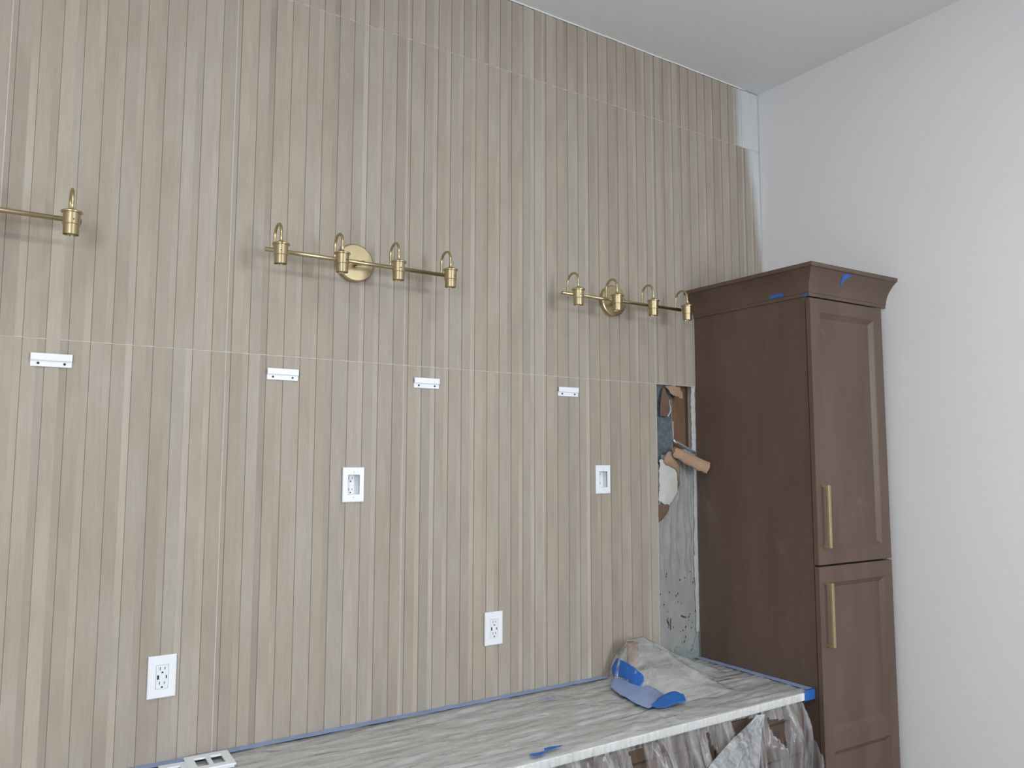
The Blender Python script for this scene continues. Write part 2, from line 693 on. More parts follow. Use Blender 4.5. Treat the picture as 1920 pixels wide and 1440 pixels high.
# cut the outlet pockets through the tiles and their strips
bpy.context.view_layer.update()
for px, pz in POCKETS:
    cb = bmesh.new()
    bx(cb, px - .0236, px + .0236, -.02, .03, pz - .0350, pz + .0360)
    cutter = from_bm('pocket_cutter', cb, 'grout')
    bpy.context.view_layer.update()
    hit = []
    for t in wall.children:
        if not t.name.startswith('tile'):
            continue
        for q in [t] + list(t.children):
            c = [q.matrix_world @ Vector(v) for v in q.bound_box]
            if min(v.x for v in c) < px + .0236 and max(v.x for v in c) > px - .0236 and min(v.z for v in c) < pz and max(v.z for v in c) > pz:
                hit.append(q)
    for q in hit:
        md = q.modifiers.new('pocket', 'BOOLEAN')
        md.operation = 'DIFFERENCE'
        md.object = cutter
        md.solver = 'EXACT'
    dg = bpy.context.evaluated_depsgraph_get()
    new = [(q, bpy.data.meshes.new_from_object(q.evaluated_get(dg))) for q in hit]
    for q, me in new:
        q.modifiers.clear()
        q.data = me
    bpy.data.objects.remove(cutter, do_unlink=True)

# caulk bead between tiles and ceiling
bm = bmesh.new()
pts = []
n = 160
for i in range(n + 1):
    x = XL + .01 + (3.07 - XL) * i / n
    pts.append((x, -.001 + .0015 * noise.noise(Vector((x * 9, 0, 0))), ZC - .002 - .003 * abs(noise.noise(Vector((x * 5, 3, 0))))))
tube(bm, pts, .0030, 8)
from_bm('caulk_bead', bm, 'caulk', wall, smooth=True)

# ------------------------------------------------------------------ the strip with the missing tile
# mortar bed with trowel marks
bm = bmesh.new()
nx, nz = 90, 340
zl, zh = .860, 1.80
V = []
rr = random.Random(3)
pits = [(2.442 + rr.random() * .23, .90 + rr.random() * .36, rr.uniform(.0018, .0036)) for _ in range(34)]
pits += [(2.50 + .004 * math.sin(i), 1.03 + i * .006, .003) for i in range(7)] + [(2.515, 1.02 + i * .007, .0032) for i in range(7)]
pits += [(2.58 + i * .006, 1.07 - i * .002, .0026) for i in range(6)]
pitset = set()
for j in range(nz + 1):
    z = zl + (zh - zl) * j / nz
    row = []
    for i in range(nx + 1):
        x = XM0 + (XM1 - XM0) * i / nx
        wob = .030 * noise.noise(Vector((z * 4, 2, x * 9))) + .016 * noise.noise(Vector((z * 13, 5, x * 22)))
        ridge = math.sin((x + wob) * 2 * math.pi / .034) + .9 * noise.noise(Vector((x * 30, z * 9, 8)))
        amt = max(0, min(1, (z - 1.22) / .18)) * (1 if x < 2.64 else max(0, 1 - (x - 2.64) / .02))
        ridge = max(-.35, ridge) * .0090 * amt * (.55 + .9 * abs(noise.noise(Vector((x * 18, z * 7, 4)))))
        y = .0115 - ridge - .0016 * noise.noise(Vector((x * 40, z * 30, 0)))
        d = 0
        for px, pz, pr in pits:
            dd = ((x - px) ** 2 + ((z - pz) * .75) ** 2) ** .5
            if dd < pr:
                d = 1
        if d:
            y += .006
            pitset.add((i, j))
        row.append(bm.verts.new((x, y, z)))
    V.append(row)
hole_faces = []
for j in range(nz):
    for i in range(nx):
        x = XM0 + (XM1 - XM0) * (i + .5) / nx
        z = zl + (zh - zl) * (j + .5) / nz
        top = 1.775 if x < 2.55 else 1.83 - (x - 2.55) * .38
        left = 2.475 + .02 * noise.noise(Vector((z * 30, 0, 0)))
        if z > min(top, 1.80) or (z > 1.735 and x < left):
            continue
        f = bm.faces.new((V[j][i], V[j][i + 1], V[j + 1][i + 1], V[j + 1][i]))
        if (i, j) in pitset or (i + 1, j + 1) in pitset:
            f.material_index = 1
for v in [v for v in bm.verts if not v.link_faces]:
    bm.verts.remove(v)
me = bpy.data.meshes.new('mortar_bed')
bmesh.ops.recalc_face_normals(bm, faces=bm.faces)
bm.to_mesh(me)
bm.free()
mat('mortar', (.285, .285, .275), .9, noise_amt=.12, noise_scale=(25, 25, 14), bump=.5, bump_scale=240)
mat('mortar_pit', (.06, .065, .07), .9)
me.materials.append(MATS['mortar'])
me.materials.append(MATS['mortar_pit'])
o = link('mortar_bed', me, None, wall)
sd = o.modifiers.new('thickness', 'SOLIDIFY')
sd.thickness = .003
sd.offset = 0
tag(o, 'grey trowelled mortar left on the bare wall')
# pale skim along the cabinet and green board at the foot
patch('green_board', [[(2.50, .0075, .870), (2.53, .0075, .925), (2.545, .0075, .945)], [(2.56, .007, .870), (2.58, .007, .905), (2.59, .007, .935)],
                      [(2.62, .007, .870), (2.63, .007, .905), (2.64, .007, .92)], [(2.688, .007, .870), (2.686, .007, .95), (2.684, .007, 1.03)]],
      'green_board', wall, 14, 10, .004, 0, .003, 5)
patch('skim_strip', [[(2.668, .006, .99), (2.664, .006, 1.25), (2.668, .006, 1.5), (2.672, .006, 1.77)], [(2.689, .006, .99), (2.689, .006, 1.25), (2.689, .006, 1.5), (2.689, .006, 1.77)]],
      'gypsum', wall, 4, 40, .003, 0, .003, 8)

# wall cavity: grey backing board, brown stud, cut gypsum edges
box('backing_board', XM0, 2.556, .022, .040, 1.72, ZA + .002, 'insulation_grey', wall)
box('wood_stud', 2.556, 2.689, .052, .094, 1.70, ZA + .002, 'stud_wood', wall)
patch('gypsum_edge', [[(2.664, .011, 1.795), (2.666, .011, 1.9), (2.664, .011, 2.0), (2.668, .011, 2.086)], [(2.684, .005, 1.785), (2.685, .005, 1.9), (2.684, .005, 2.0), (2.686, .005, 2.086)]],
      'gypsum', wall, 4, 40, .0022, 0, .010, 2)
patch('cut_edge', [[(2.553, .020, 1.70), (2.554, .020, 1.86), (2.553, .020, 1.95), (2.555, .020, 2.03)], [(2.559, .032, 1.70), (2.561, .032, 1.86), (2.560, .032, 1.95), (2.561, .032, 2.03)]],
      'green_board', wall, 3, 30, .0015, 0, .003, 3)
bm = bmesh.new()
tube(bm, [(2.553, .012, 1.845), (2.558, .010, 1.833), (2.58, .008, 1.828), (2.61, .007, 1.815), (2.645, .005, 1.800), (2.678, .004, 1.786)], .0062, 8)
o = from_bm('metal_bead', bm, 'metal_bead', wall, smooth=True)
bm = bmesh.new()
tube(bm, [(2.556, .016, 1.845), (2.5565, .016, 1.87), (2.556, .017, 1.90), (2.5575, .017, 1.925)], .0022, 6)
tube(bm, [(2.510, .003, 1.945), (2.519, .002, 1.955), (2.528, .002, 1.970), (2.527, .002, 1.985), (2.522, .002, 2.000), (2.524, .003, 2.02)], .0030, 6)
from_bm('torn_white_edge', bm, 'gypsum_white', wall, smooth=True)
# torn drywall paper
patch('torn_paper', [[(2.496, .004, 2.082), (2.530, .004, 2.084), (2.590, .003, 2.082)], [(2.515, -.006, 2.060), (2.545, -.008, 2.056), (2.598, -.006, 2.052)],
                     [(2.525, -.006, 2.045), (2.555, -.008, 2.034), (2.603, -.004, 2.026)]], 'paper_tan', wall, 10, 14, .003, .003, .0009, 11)
patch('torn_paper', [[(2.490, .008, 2.072), (2.498, .006, 2.074)], [(2.472, .002, 2.03), (2.517, .000, 2.028)], [(2.467, .002, 1.985), (2.520, .000, 1.985)],
                     [(2.466, .006, 1.946), (2.512, .004, 1.946)]], 'paper_brown', wall, 14, 8, .0015, .002, .0009, 12)
# loose roll of tan paper that stands out in front of the cabinet side
rows = []
for k in range(9):
    a = math.radians(-70 + 250 * k / 8)
    rad = .027 + .003 * math.sin(k)
    A = Vector((2.517, -.022, 1.788))
    B = Vector((2.662, -.085, 1.716))
    ax = (B - A).normalized()
    u = Vector((0, -1, 0))
    u = (u - ax * u.dot(ax)).normalized()
    v = ax.cross(u)
    d = u * math.cos(a) * rad * .55 + v * math.sin(a) * rad * -1
    rows.append([A + d, A.lerp(B, .33) + d * 1.05, A.lerp(B, .66) + d * 1.1, B + d * 1.15])
patch('paper_roll', rows, 'paper_tan', wall, 18, 22, .0045, .002, .0010, 13)
patch('torn_paper', [[(2.470, -.008, 1.760), (2.495, -.018, 1.790), (2.530, -.010, 1.782)], [(2.470, -.018, 1.742), (2.505, -.030, 1.752), (2.560, -.014, 1.728)],
                     [(2.492, -.014, 1.728), (2.530, -.022, 1.718), (2.573, -.006, 1.690)], [(2.545, -.010, 1.712), (2.555, -.012, 1.695), (2.572, .000, 1.655)]],
      'paper_tan', wall, 14, 14, .003, .003, .0009, 14)
patch('torn_paper', [[(2.452, -.004, 1.755), (2.500, -.012, 1.745), (2.548, -.008, 1.715)], [(2.446, -.003, 1.690), (2.495, -.012, 1.675), (2.552, -.008, 1.655)],
                     [(2.449, -.002, 1.630), (2.490, -.010, 1.615), (2.548, -.006, 1.605)], [(2.444, -.001, 1.575), (2.470, -.006, 1.562), (2.512, -.004, 1.556)]],
      'gypsum_white', wall, 18, 16, .0035, .003, .0010, 15)
patch('torn_paper', [[(2.546, .000, 1.70), (2.560, .000, 1.69)], [(2.550, -.002, 1.66), (2.572, .000, 1.65)], [(2.552, .002, 1.63), (2.562, .002, 1.61)]],
      'paper_brown', wall, 10, 6, .002, .001, .0009, 16)
patch('torn_paper', [[(2.445, -.001, 1.558), (2.478, -.004, 1.558), (2.503, -.003, 1.560)], [(2.444, -.001, 1.525), (2.470, -.003, 1.52), (2.497, -.001, 1.525)],
                     [(2.444, .002, 1.482), (2.455, .001, 1.490), (2.468, .002, 1.497)]], 'paper_brown', wall, 10, 10, .002, .001, .0009, 17)

# ------------------------------------------------------------------ tall cabinet
CX0, CX1, CY = 2.686, 3.182, -.605
cabinet = empty('tall_cabinet', (2.93, -.3, 0), 'tall dark brown linen cabinet with two doors in the corner', 'cabinet')


def part(o):
    return keep(o, cabinet)


bm = bmesh.new()
bx(bm, CX0, CX1, CY + .011, -.002, .09, 2.412)
bx(bm, CX0 + .01, CX1, CY + .07, -.002, 0, .09)
part(from_bm('body', bm, 'stained_wood', bevel=.0015))


def shaker_door(name, x0, x1, z0, z1, panels, yf, th=.019, rec=.015, bev=.020):
    """Framed door with real recessed panels and sloped inner mouldings; panels = list of (px0,px1,pz0,pz1)."""
    bm = bmesh.new()
    zc = sorted({z0, z1} | {p[2] for p in panels} | {p[3] for p in panels})
    xc = [x0, panels[0][0], panels[0][1], x1]
    yb = yf + th
    grid = {}

    def vv(x, y, z):
        k = (round(x, 5), round(y, 5), round(z, 5))
        if k not in grid:
            grid[k] = bm.verts.new((x, y, z))
        return grid[k]
    for i in range(3):
        for j in range(len(zc) - 1):
            a, b, c, d = xc[i], xc[i + 1], zc[j], zc[j + 1]
            if i == 1 and any(abs(p[2] - c) < 1e-5 for p in panels):
                O = [(a, c), (b, c), (b, d), (a, d)]
                I = [(a + bev, c + bev), (b - bev, c + bev), (b - bev, d - bev), (a + bev, d - bev)]
                I0 = [(a + .003, c + .003), (b - .003, c + .003), (b - .003, d - .003), (a + .003, d - .003)]
                for k in range(4):
                    k2 = (k + 1) % 4
                    # small step, then the slope, then the flat panel
                    bm.faces.new((vv(O[k][0], yf, O[k][1]), vv(O[k2][0], yf, O[k2][1]), vv(I0[k2][0], yf + .003, I0[k2][1]), vv(I0[k][0], yf + .003, I0[k][1])))
                    bm.faces.new((vv(I0[k][0], yf + .003, I0[k][1]), vv(I0[k2][0], yf + .003, I0[k2][1]), vv(I[k2][0], yf + rec, I[k2][1]), vv(I[k][0], yf + rec, I[k][1])))
                bm.faces.new([vv(q[0], yf + rec, q[1]) for q in I])
            else:
                bm.faces.new((vv(a, yf, c), vv(b, yf, c), vv(b, yf, d), vv(a, yf, d)))
    # sides and back
    rim = []
    rim += [(x, z0) for x in xc]
    rim += [(x1, z) for z in zc[1:]]
    rim += [(x, z1) for x in xc[::-1][1:]]
    rim += [(x0, z) for z in zc[::-1][1:-1]]
    for k in range(len(rim)):
        a, b = rim[k], rim[(k + 1) % len(rim)]
        bm.faces.new((vv(a[0], yf, a[1]), vv(a[0], yb, a[1]), vv(b[0], yb, b[1]), vv(b[0], yf, b[1])))
    bm.faces.new([vv(q[0], yb, q[1]) for q in rim])
    return from_bm(name, bm, 'stained_wood')


DY = -.632
SK = .036


def swing(o):
    """the doors stand a touch proud at the hinge side by the wall"""
    for v in o.data.vertices:
        v.co.y += .010 - (v.co.x - 2.678) * SK
    return part(o)


d1 = swing(shaker_door('door', 2.678, 3.140, 1.352, 2.394, [(2.736, 3.086, 1.408, 2.340)], DY))
d2 = swing(shaker_door('door', 2.678, 3.140, .110, 1.344, [(2.736, 3.090, .170, .655), (2.736, 3.090, .722, 1.282)], DY))
# near-black strip behind the doors: shade of the gaps put in as colour
part(box('gap_shade_strip', 2.694, 3.138, CY + .004, CY + .0105, .12, 2.400, 'gap_shade'))


def pull(door, z0, z1):
    bm = bmesh.new()
    x = 2.709
    bx(bm, x - .0068, x + .0068, DY - .036, DY - .026, z0, z1)
    for z in (z0, z1 - .010):
        bx(bm, x - .0055, x + .0055, DY - .027, DY + .0005, z, z + .010)
    for v in bm.verts:
        v.co.y += .010 - (v.co.x - 2.678) * SK
    o = from_bm('handle', bm, 'handle_brass', door, bevel=.0012)
    tag(o, 'brushed brass bar pull')


pull(d1, 1.418, 1.657)
pull(d2, 1.047, 1.286)

# crown moulding: cove profile swept along the side and the front, mitred at the corner
prof = [(0, 0), (.006, 0), (.006, .010), (.009, .016)]
for i in range(9):
    a = math.radians(90 * i / 8)
    prof.append((.010 + .040 * (1 - math.cos(a)) ** 1.0, .018 + .070 * math.sin(a)))
prof = [(0, -.002), (.005, -.002), (.005, .010)]
for i in range(11):
    t = i / 10
    prof.append((.008 + .047 * t ** 1.9, .014 + .086 * t))
prof += [(.063, .103), (.065, .118), (0, .118)]
zb = 2.404
bm = bmesh.new()
stations = []
for (dx, dz) in prof:
    z = zb + dz
    stations.append([bm.verts.new((CX0 - dx, -.002, z)), bm.verts.new((CX0 - dx, CY - .006 - dx, z)), bm.verts.new((CX1 + .001, CY - .024 - dx, z))])
n = len(stations)
for i in range(n):
    a, b = stations[i], stations[(i + 1) % n]
    for k in range(2):
        bm.faces.new((a[k], a[k + 1], b[k + 1], b[k]))
bm.faces.new([s[0] for s in stations])
bm.faces.new([s[2] for s in stations][::-1])
part(from_bm('crown_moulding', bm, 'stained_wood'))

# scraps of blue tape on the crown
def scrap(name, pts, lab, mname='tape_blue', th=.0006):
    pts = [Vector(p) for p in pts]
    nrm = (pts[1] - pts[0]).cross(pts[2] - pts[0]).normalized()
    cam_dir = Vector((0, -2.53, 1.755)) - pts[0]
    if nrm.dot(cam_dir) < 0:
        nrm = -nrm
    bm = bmesh.new()
    a = [bm.verts.new(p) for p in pts]
    b = [bm.verts.new(p + nrm * th) for p in pts]
    bm.faces.new(a[::-1])
    bm.faces.new(b)
    for i in range(len(pts)):
        j = (i + 1) % len(pts)
        bm.faces.new((a[i], a[j], b[j], b[i]))
    o = from_bm(name, bm, mname)
    return tag(o, lab, 'tape')


def crown_pt(t, side, s):
    """point on the cove: t up the cove 0..1, s along the run"""
    dx = .008 + .047 * t ** 1.9 + .0012
    z = zb + .014 + .086 * t
    return (s, CY - .006 - .018 * (s - CX0) / (CX1 - CX0) - dx, z) if side == 'front' else (CX0 - dx, s, z)


scrap('tape_scrap', [crown_pt(.93, 'front', 2.842), crown_pt(.97, 'front', 2.862), crown_pt(.97, 'front', 2.892), crown_pt(.80, 'front', 2.872), crown_pt(.62, 'front', 2.862), crown_pt(.46, 'front', 2.866), crown_pt(.58, 'front', 2.855), crown_pt(.78, 'front', 2.845)],
      'torn triangular blue tape scrap on front of the crown moulding')
scrap('tape_scrap', [crown_pt(.02, 'side', -.43), crown_pt(.16, 'side', -.435), crown_pt(.18, 'side', -.495), crown_pt(.03, 'side', -.505)],
      'short blue tape strip low on left side of the crown moulding')
scrap('tape_scrap', [(CX0 - .0065, -.588, zb + .001), (CX0 - .0065, -.590, zb + .008), (CX0 - .0065, -.610, zb + .008), (CX0 - .0065, -.610, zb + .001)],
      'tiny blue tape bit at the bottom corner of the crown moulding')

# ------------------------------------------------------------------ vanity and counter
VX0, VX1 = -.30, 2.684
vanity = empty('vanity_cabinet', (1.2, -.28, 0), 'brown vanity base cabinet under the plastic covered counter', 'cabinet')
bm = bmesh.new()
bx(bm, VX0, VX1, -.535, -.002, .09, .848)
bx(bm, VX0 + .02, VX1, -.47, -.002, 0, .09)
keep(from_bm('body', bm, 'stained_wood', bevel=.0015), vanity)
nd = 6
wd = (VX1 - VX0 - .06) / nd
for k in range(nd):
    a = VX0 + .02 + wd * k + .004
    b = a + wd - .008
    keep(shaker_door('drawer_front', a, b, .655, .830, [(a + .05, b - .05, .700, .785)], -.556, bev=.012, rec=.008), vanity)
    keep(shaker_door('door', a, b, .110, .647, [(a + .055, b - .055, .165, .592)], -.556), vanity)

ctop = tag(box('countertop', VX0 - .01, 2.684, -.580, -.001, .849, .8765, 'stone', bevel=.002), 'long pale stone countertop under clear plastic sheet', 'countertop')

# tape along the wall, along the cabinet and round the counter corner
def strip(name, pts, w, mname, lab, axis, seed=0, th=.0007):
    """flat tape strip along pts; axis = across-direction"""
    rr = random.Random(seed)
    bm = bmesh.new()
    A = Vector(axis)
    rows = []
    for p in pts:
        p = Vector(p)
        e0, e1 = rr.uniform(-.0012, .0012), rr.uniform(-.0012, .0012)
        rows.append([bm.verts.new(p + A * e0), bm.verts.new(p + A * (w + e1)), bm.verts.new(p + A * (w + e1) + Vector((0, 0, th))), bm.verts.new(p + A * e0 + Vector((0, 0, th)))])
    for a, b in zip(rows, rows[1:]):
        for k in range(4):
            bm.faces.new((a[k], a[(k + 1) % 4], b[(k + 1) % 4], b[k]))
    bm.faces.new(rows[0])
    bm.faces.new(rows[-1][::-1])
    return tag(from_bm(name, bm, mname), lab, 'tape')


strip('masking_tape', [(VX0 + (2.13 - VX0) * i / 120, -.002, .8845 + .0012 * noise.noise(Vector((i * .6, 0, 0)))) for i in range(121)], .034, 'tape_pale',
      'long pale blue masking tape along the counter back edge at the tiled wall', (0, -1, .02), 1)
strip('masking_tape', [(2.683, -.005 - .574 * i / 30, .8845 + .001 * noise.noise(Vector((i * .8, 5, 0)))) for i in range(31)], .034, 'tape_pale',
      'pale blue masking tape on the counter along the tall cabinet side', (-1, 0, 0), 2)
bm = bmesh.new()
bx(bm, 2.622, 2.6835, -.5835, -.5808, .846, .8862)
bx(bm, 2.622, 2.6835, -.5835, -.540, .8462, .8485)
bx(bm, 2.645, 2.6835, -.5835, -.574, .8852, .8862)
tag(from_bm('masking_tape', bm, 'tape_blue', bevel=.0008), 'bright blue tape wrapped round the counter front corner', 'tape')

# ------------------------------------------------------------------ plastic sheet
film = empty('plastic_sheet', (1.5, -.3, .878), 'crumpled clear plastic sheet draped over the countertop', 'plastic sheet')


def tent(x, y):
    """height of the loose film where it is bunched up against the wall"""
    ax = max(2.185, min(2.272, x))
    dx, dy = x - ax, y + .075
    # sloped ridge to the front right
    rx = .065 if dx < 0 else .30
    ry = .34 if dy < 0 else .09
    th = math.atan2(dy, dx)
    d = math.sqrt((dx / rx) ** 2 + (dy / ry) ** 2)
    d *= 1 + .10 * math.sin(th * 7 + 1) + .06 * math.sin(th * 17)
    if d >= 1:
        return 0.0
    p = 1.3
    if dx < 0:
        p = .70 + .7 * max(0, min(1, -dy / .2))
    return .150 * (1 - d) ** p


def wrinkle(x, y):
    v = Vector((x * 2.2 + y * 3, y * 20 - x * 1.2, 0))
    a = abs(noise.noise(v))
    b = abs(noise.noise(v * 2.3 + Vector((7, 3, 0))))
    c = noise.noise(Vector((x * 26, y * 26, 3)))
    # folds that radiate from the spot where the tape tail pulls the film
    dx, dy = x - 1.99, y + .415
    r = math.hypot(dx, dy)
    th = math.atan2(dy, dx)
    s = abs(math.sin(th * 6 + 2 * noise.noise(Vector((th * 2, r * 3, 0)))))
    rad = .006 * (1 - s) ** 3 * math.exp(-r * 2.4) * min(1, r * 12)
    return .0055 * (1 - a) ** 4 + .0035 * (1 - b) ** 5 + .0012 * c + rad


bm = bmesh.new()
dxs = []
x = VX0 + .02
while x < 2.652:
    dxs.append(x)
    x += .012 if x < 1.0 else .0075
nyy = 84
G = []
for x in dxs:
    line = []
    for j in range(nyy + 1):
        y = -.006 - .574 * j / nyy
        e = min(1, (-y) / .05) * min(1, (y + .59) / .05)
        z = .8785 + .0012 + wrinkle(x, y) * e + tent(x, y)
        line.append(bm.verts.new((x, y, z)))
    G.append(line)
for a, b in zip(G, G[1:]):
    for j in range(nyy):
        bm.faces.new((a[j], b[j], b[j + 1], a[j + 1]))
tf = from_bm('top_film', bm, 'film_flat', smooth=True)
keep(tf, film)

# front drape with gathered folds and open gaps
def in_poly(x, z, P):
    c = False
    n = len(P)
    for i in range(n):
        x1, z1 = P[i]
        x2, z2 = P[(i + 1) % n]
        if (z1 > z) != (z2 > z) and x < (x2 - x1) * (z - z1) / (z2 - z1) + x1:
            c = not c
    return c


GAPS = [[(2.205, .846), (2.345, .842), (2.300, .822), (2.225, .785)],
        [(2.395, .826), (2.492, .808), (2.425, .735), (2.408, .77)],
        [(2.075, .835), (2.098, .835), (2.125, .735), (2.105, .735)],
        [(1.735, .838), (1.795, .838), (1.785, .70), (1.74, .70)]]
bm = bmesh.new()
dxs = []
x = VX0 + .02
while x < 2.70:
    dxs.append(x)
    x += .012 if x < 1.2 else .005
nzz = 90
G = []
for x in dxs:
    line = []
    for j in range(nzz + 1):
        s = j / nzz
        z = .880 - .60 * s
        drop = max(0, (.848 - z))
        g = min(1, drop / .12)
        gather = 1 if x > 1.6 else max(.25, (x - .9) / .7)
        f = noise.noise(Vector((x * 13 + .6 * noise.noise(Vector((x * 6, z * 3, 0))), z * 1.1, 2)))
        f2 = noise.noise(Vector((x * 34, z * 1.6, 7)))
        y = -.5845 - .001 * s - g * (.030 + .055 * gather * (abs(f) ** .7 * 2 - .55) + .022 * gather * f2) - .003 * abs(noise.noise(Vector((x * 40, z * 40, 0))))
        y = min(y, -.5835)
        xx = x + .30 * drop * max(0, (x - 2.45)) * 2 * (1 if x > 2.45 else 0) - .06 * drop * math.sin(x * 9) * g
        line.append(bm.verts.new((xx, y, z)))
    G.append(line)
for a, b in zip(G, G[1:]):
    for j in range(nzz):
        c = (a[j].co + b[j + 1].co) / 2
        if c.x > min(2.672, 2.60 + max(0, (.85 - c.z)) * .30):
            continue
        if any(in_poly(c.x, c.z, P) for P in GAPS):
            continue
        bm.faces.new((a[j], b[j], b[j + 1], a[j + 1]))
for v in [v for v in bm.verts if not v.link_faces]:
    bm.verts.remove(v)
keep(from_bm('front_drape', bm, 'film_drape', smooth=True), film)

# bunched swath running down to the left in front of the drape
bm = bmesh.new()
G = []
nu, nv = 90, 60
for i in range(nu + 1):
    u = i / nu
    line = []
    for j in range(nv + 1):
        t = j / nv
        top = Vector((2.325 + .035 * u, -.598, .852))
        bot = Vector((1.50 + .72 * u, -.70 - .03 * math.sin(u * 3), .50 - .02 * u))
        p = top.lerp(bot, t)
        p.z -= .05 * math.sin(t * math.pi) * (1 - u) * -.6
        amp = .008 + .034 * t
        p.y -= amp * (abs(math.sin(u * 14 + 2 * noise.noise(Vector((u * 4, t * 2, 0))))) ** .6 * 1.2 + noise.noise(Vector((u * 16, t * 3, 5))))
        p.x += .012 * noise.noise(Vector((u * 9, t * 4, 11))) * t + .030 * noise.noise(Vector((u * 2, t * 5, 21))) * t - .05 * math.sin(t * 3.1) * u ** 4
        line.append(bm.verts.new(p))
    G.append(line)
for a, b in zip(G, G[1:]):
    for j in range(nv):
        bm.faces.new((a[j], b[j], b[j + 1], a[j + 1]))
keep(from_bm('bunched_fold', bm, 'film_bunch', smooth=True), film)

# scrap standing inside the bunched film
scrapw = box('wood_scrap', 2.186, 2.240, -.085, -.073, .8775, 1.018, 'paper_tan')
tag(scrapw, 'tan offcut standing under the bunched plastic against the wall', 'offcut')

# wide blue tape that crosses the loose film
def surf(x, y, lift=.004):
    return (x, y, .8785 + .0065 + tent(x, y) + lift)


def tape_on_film(name, rows, mname, lab, nu, nv, seed):
    o = patch(name, rows, mname, None, nu, nv, .0015, .0015, .0008, seed)
    return tag(o, lab, 'tape')


tape_on_film('masking_tape', [[(2.120, -.066, .897), (2.131, -.047, .924), (2.147, -.059, .962)], [(2.125, -.112, .903), (2.132, -.101, .930), (2.141, -.131, .957)],
                              [(2.118, -.168, .896), (2.133, -.165, .921), (2.150, -.198, .932)], [(2.118, -.216, .891), (2.131, -.221, .901), (2.145, -.218, .914)]],
             'tape_blue', 'wide bright blue tape piece up the bunched plastic near the wall', 16, 10, 31)
tape_on_film('masking_tape', [[(2.118, -.068, .892), (2.132, -.114, .895)], [(2.029, -.160, .891), (2.140, -.170, .895)], [(1.993, -.266, .891), (2.155, -.210, .895)], [(1.972, -.365, .891), (2.136, -.322, .893)],
                              [(1.973, -.425, .891), (2.100, -.378, .892)]],
             'tape_pale', 'wide pale blue tape lying flat across the counter plastic', 20, 8, 32)
tape_on_film('masking_tape', [[(1.994, -.412, .891), (2.000, -.435, .890)], [(2.075, -.383, .905), (2.030, -.453, .892)], [(2.140, -.380, .910), (2.090, -.447, .894)], [(2.165, -.407, .902), (2.128, -.451, .894)]],
             'tape_blue', 'twisted bright blue tape tail near the counter front edge', 14, 6, 33)
for k, (x, y, a, b, lab) in enumerate(((1.755, -.130, .035, .008, 'small pale blue tape patch on the plastic near the wall'),
                                       (1.405, -.555, .030, .012, 'left of two blue tape bits at the counter front edge'),
                                       (1.468, -.538, .034, .010, 'right of two blue tape bits at the counter front edge'))):
    pts = []
    for i in range(9):
        t = 2 * math.pi * i / 9
        q = 1 + .25 * math.sin(3 * t + k)
        pts.append((x + a * q * math.cos(t), y + b * q * math.sin(t), .8875))
    scrap('tape_scrap', pts, lab, 'tape_blue' if k else 'tape_pale')

# ------------------------------------------------------------------ vanity lights
def make_light(cx, label):
    L0 = empty('vanity_light', (cx, 0, 2.41), label, 'wall light', 'brass four-arm lights in a row on the tiled wall')
    zb_, yb, ys = .000, -.085, -.152

    bm = bmesh.new()
    lathe(bm, [(0, -.0005), (.066, -.0005), (.066, -.016), (.0645, -.0195), (.061, -.021), (0, -.021)], (0, 0, .016), 'Y', 48)
    from_bm('backplate', bm, 'brass', L0, smooth=False, bevel=0)
    bm = bmesh.new()
    tube(bm, [(0, -.020, .008), (0, -.088, .001)], .0075, 14)
    from_bm('stem', bm, 'brass', L0, smooth=True)
    bm = bmesh.new()
    tube(bm, [(-.327, yb, zb_), (.327, yb, zb_)], .0072, 18)
    from_bm('bar', bm, 'brass', L0, smooth=True)
    for k in range(4):
        x = -.2985 + .199 * k
        bm = bmesh.new()
        r = (yb - ys) / 2
        pts = [(x, yb, zb_)]
        pts += [(x, yb, .012), (x, yb, .030)]
        for i in range(13):
            a = math.pi * i / 12
            pts.append((x, (yb + ys) / 2 + r * math.cos(a), .042 + r * 1.0 * math.sin(a)))
        pts += [(x, ys, .028), (x, ys, .004)]
        tube(bm, pts, .0046, 12)
        from_bm('arch', bm, 'brass', L0, smooth=True)
        bm = bmesh.new()
        lathe(bm, [(0, .0135), (.011, .0125), (.0145, .009), (.0255, .0065), (.0268, .0045), (.0262, .002), (.0215, .001), (.0212, -.027), (.0218, -.0275), (.0218, -.030), (.0196, -.031),
                   (.0196, -.0575), (.0186, -.0575), (.0176, -.045), (0, -.045)], (x, ys, 0), 'Z', 28)
        s = from_bm('socket', bm, 'brass', L0, smooth=True)
        es = s.modifiers.new('split', 'EDGE_SPLIT')
        es.split_angle = math.radians(35)
        bm = bmesh.new()
        lathe(bm, [(0, -.0485), (.016, -.0485), (.016, -.052), (0, -.052)], (x, ys, 0), 'Z', 20)
        from_bm('socket_insert', bm, 'socket_inner', s, smooth=False)
        # set-screw hole
        bm = bmesh.new()
        ang = math.radians([-105, -70, -95, -80][k])
        c = Vector((x + .0208 * math.cos(ang), ys + .0208 * math.sin(ang), -.019))
        d = Vector((math.cos(ang), math.sin(ang), 0))
        tube(bm, [c, c + d * .0012], .0019, 8)
        from_bm('set_screw', bm, 'slot_black', s)
    return L0


make_light(1.020, 'brass four-socket wall light above the second pair of brackets, middle of three')
make_light(-.143, 'brass wall light cut off by the left edge of the photo')
make_light(2.186, 'brass four-socket wall light nearest the tall brown cabinet')

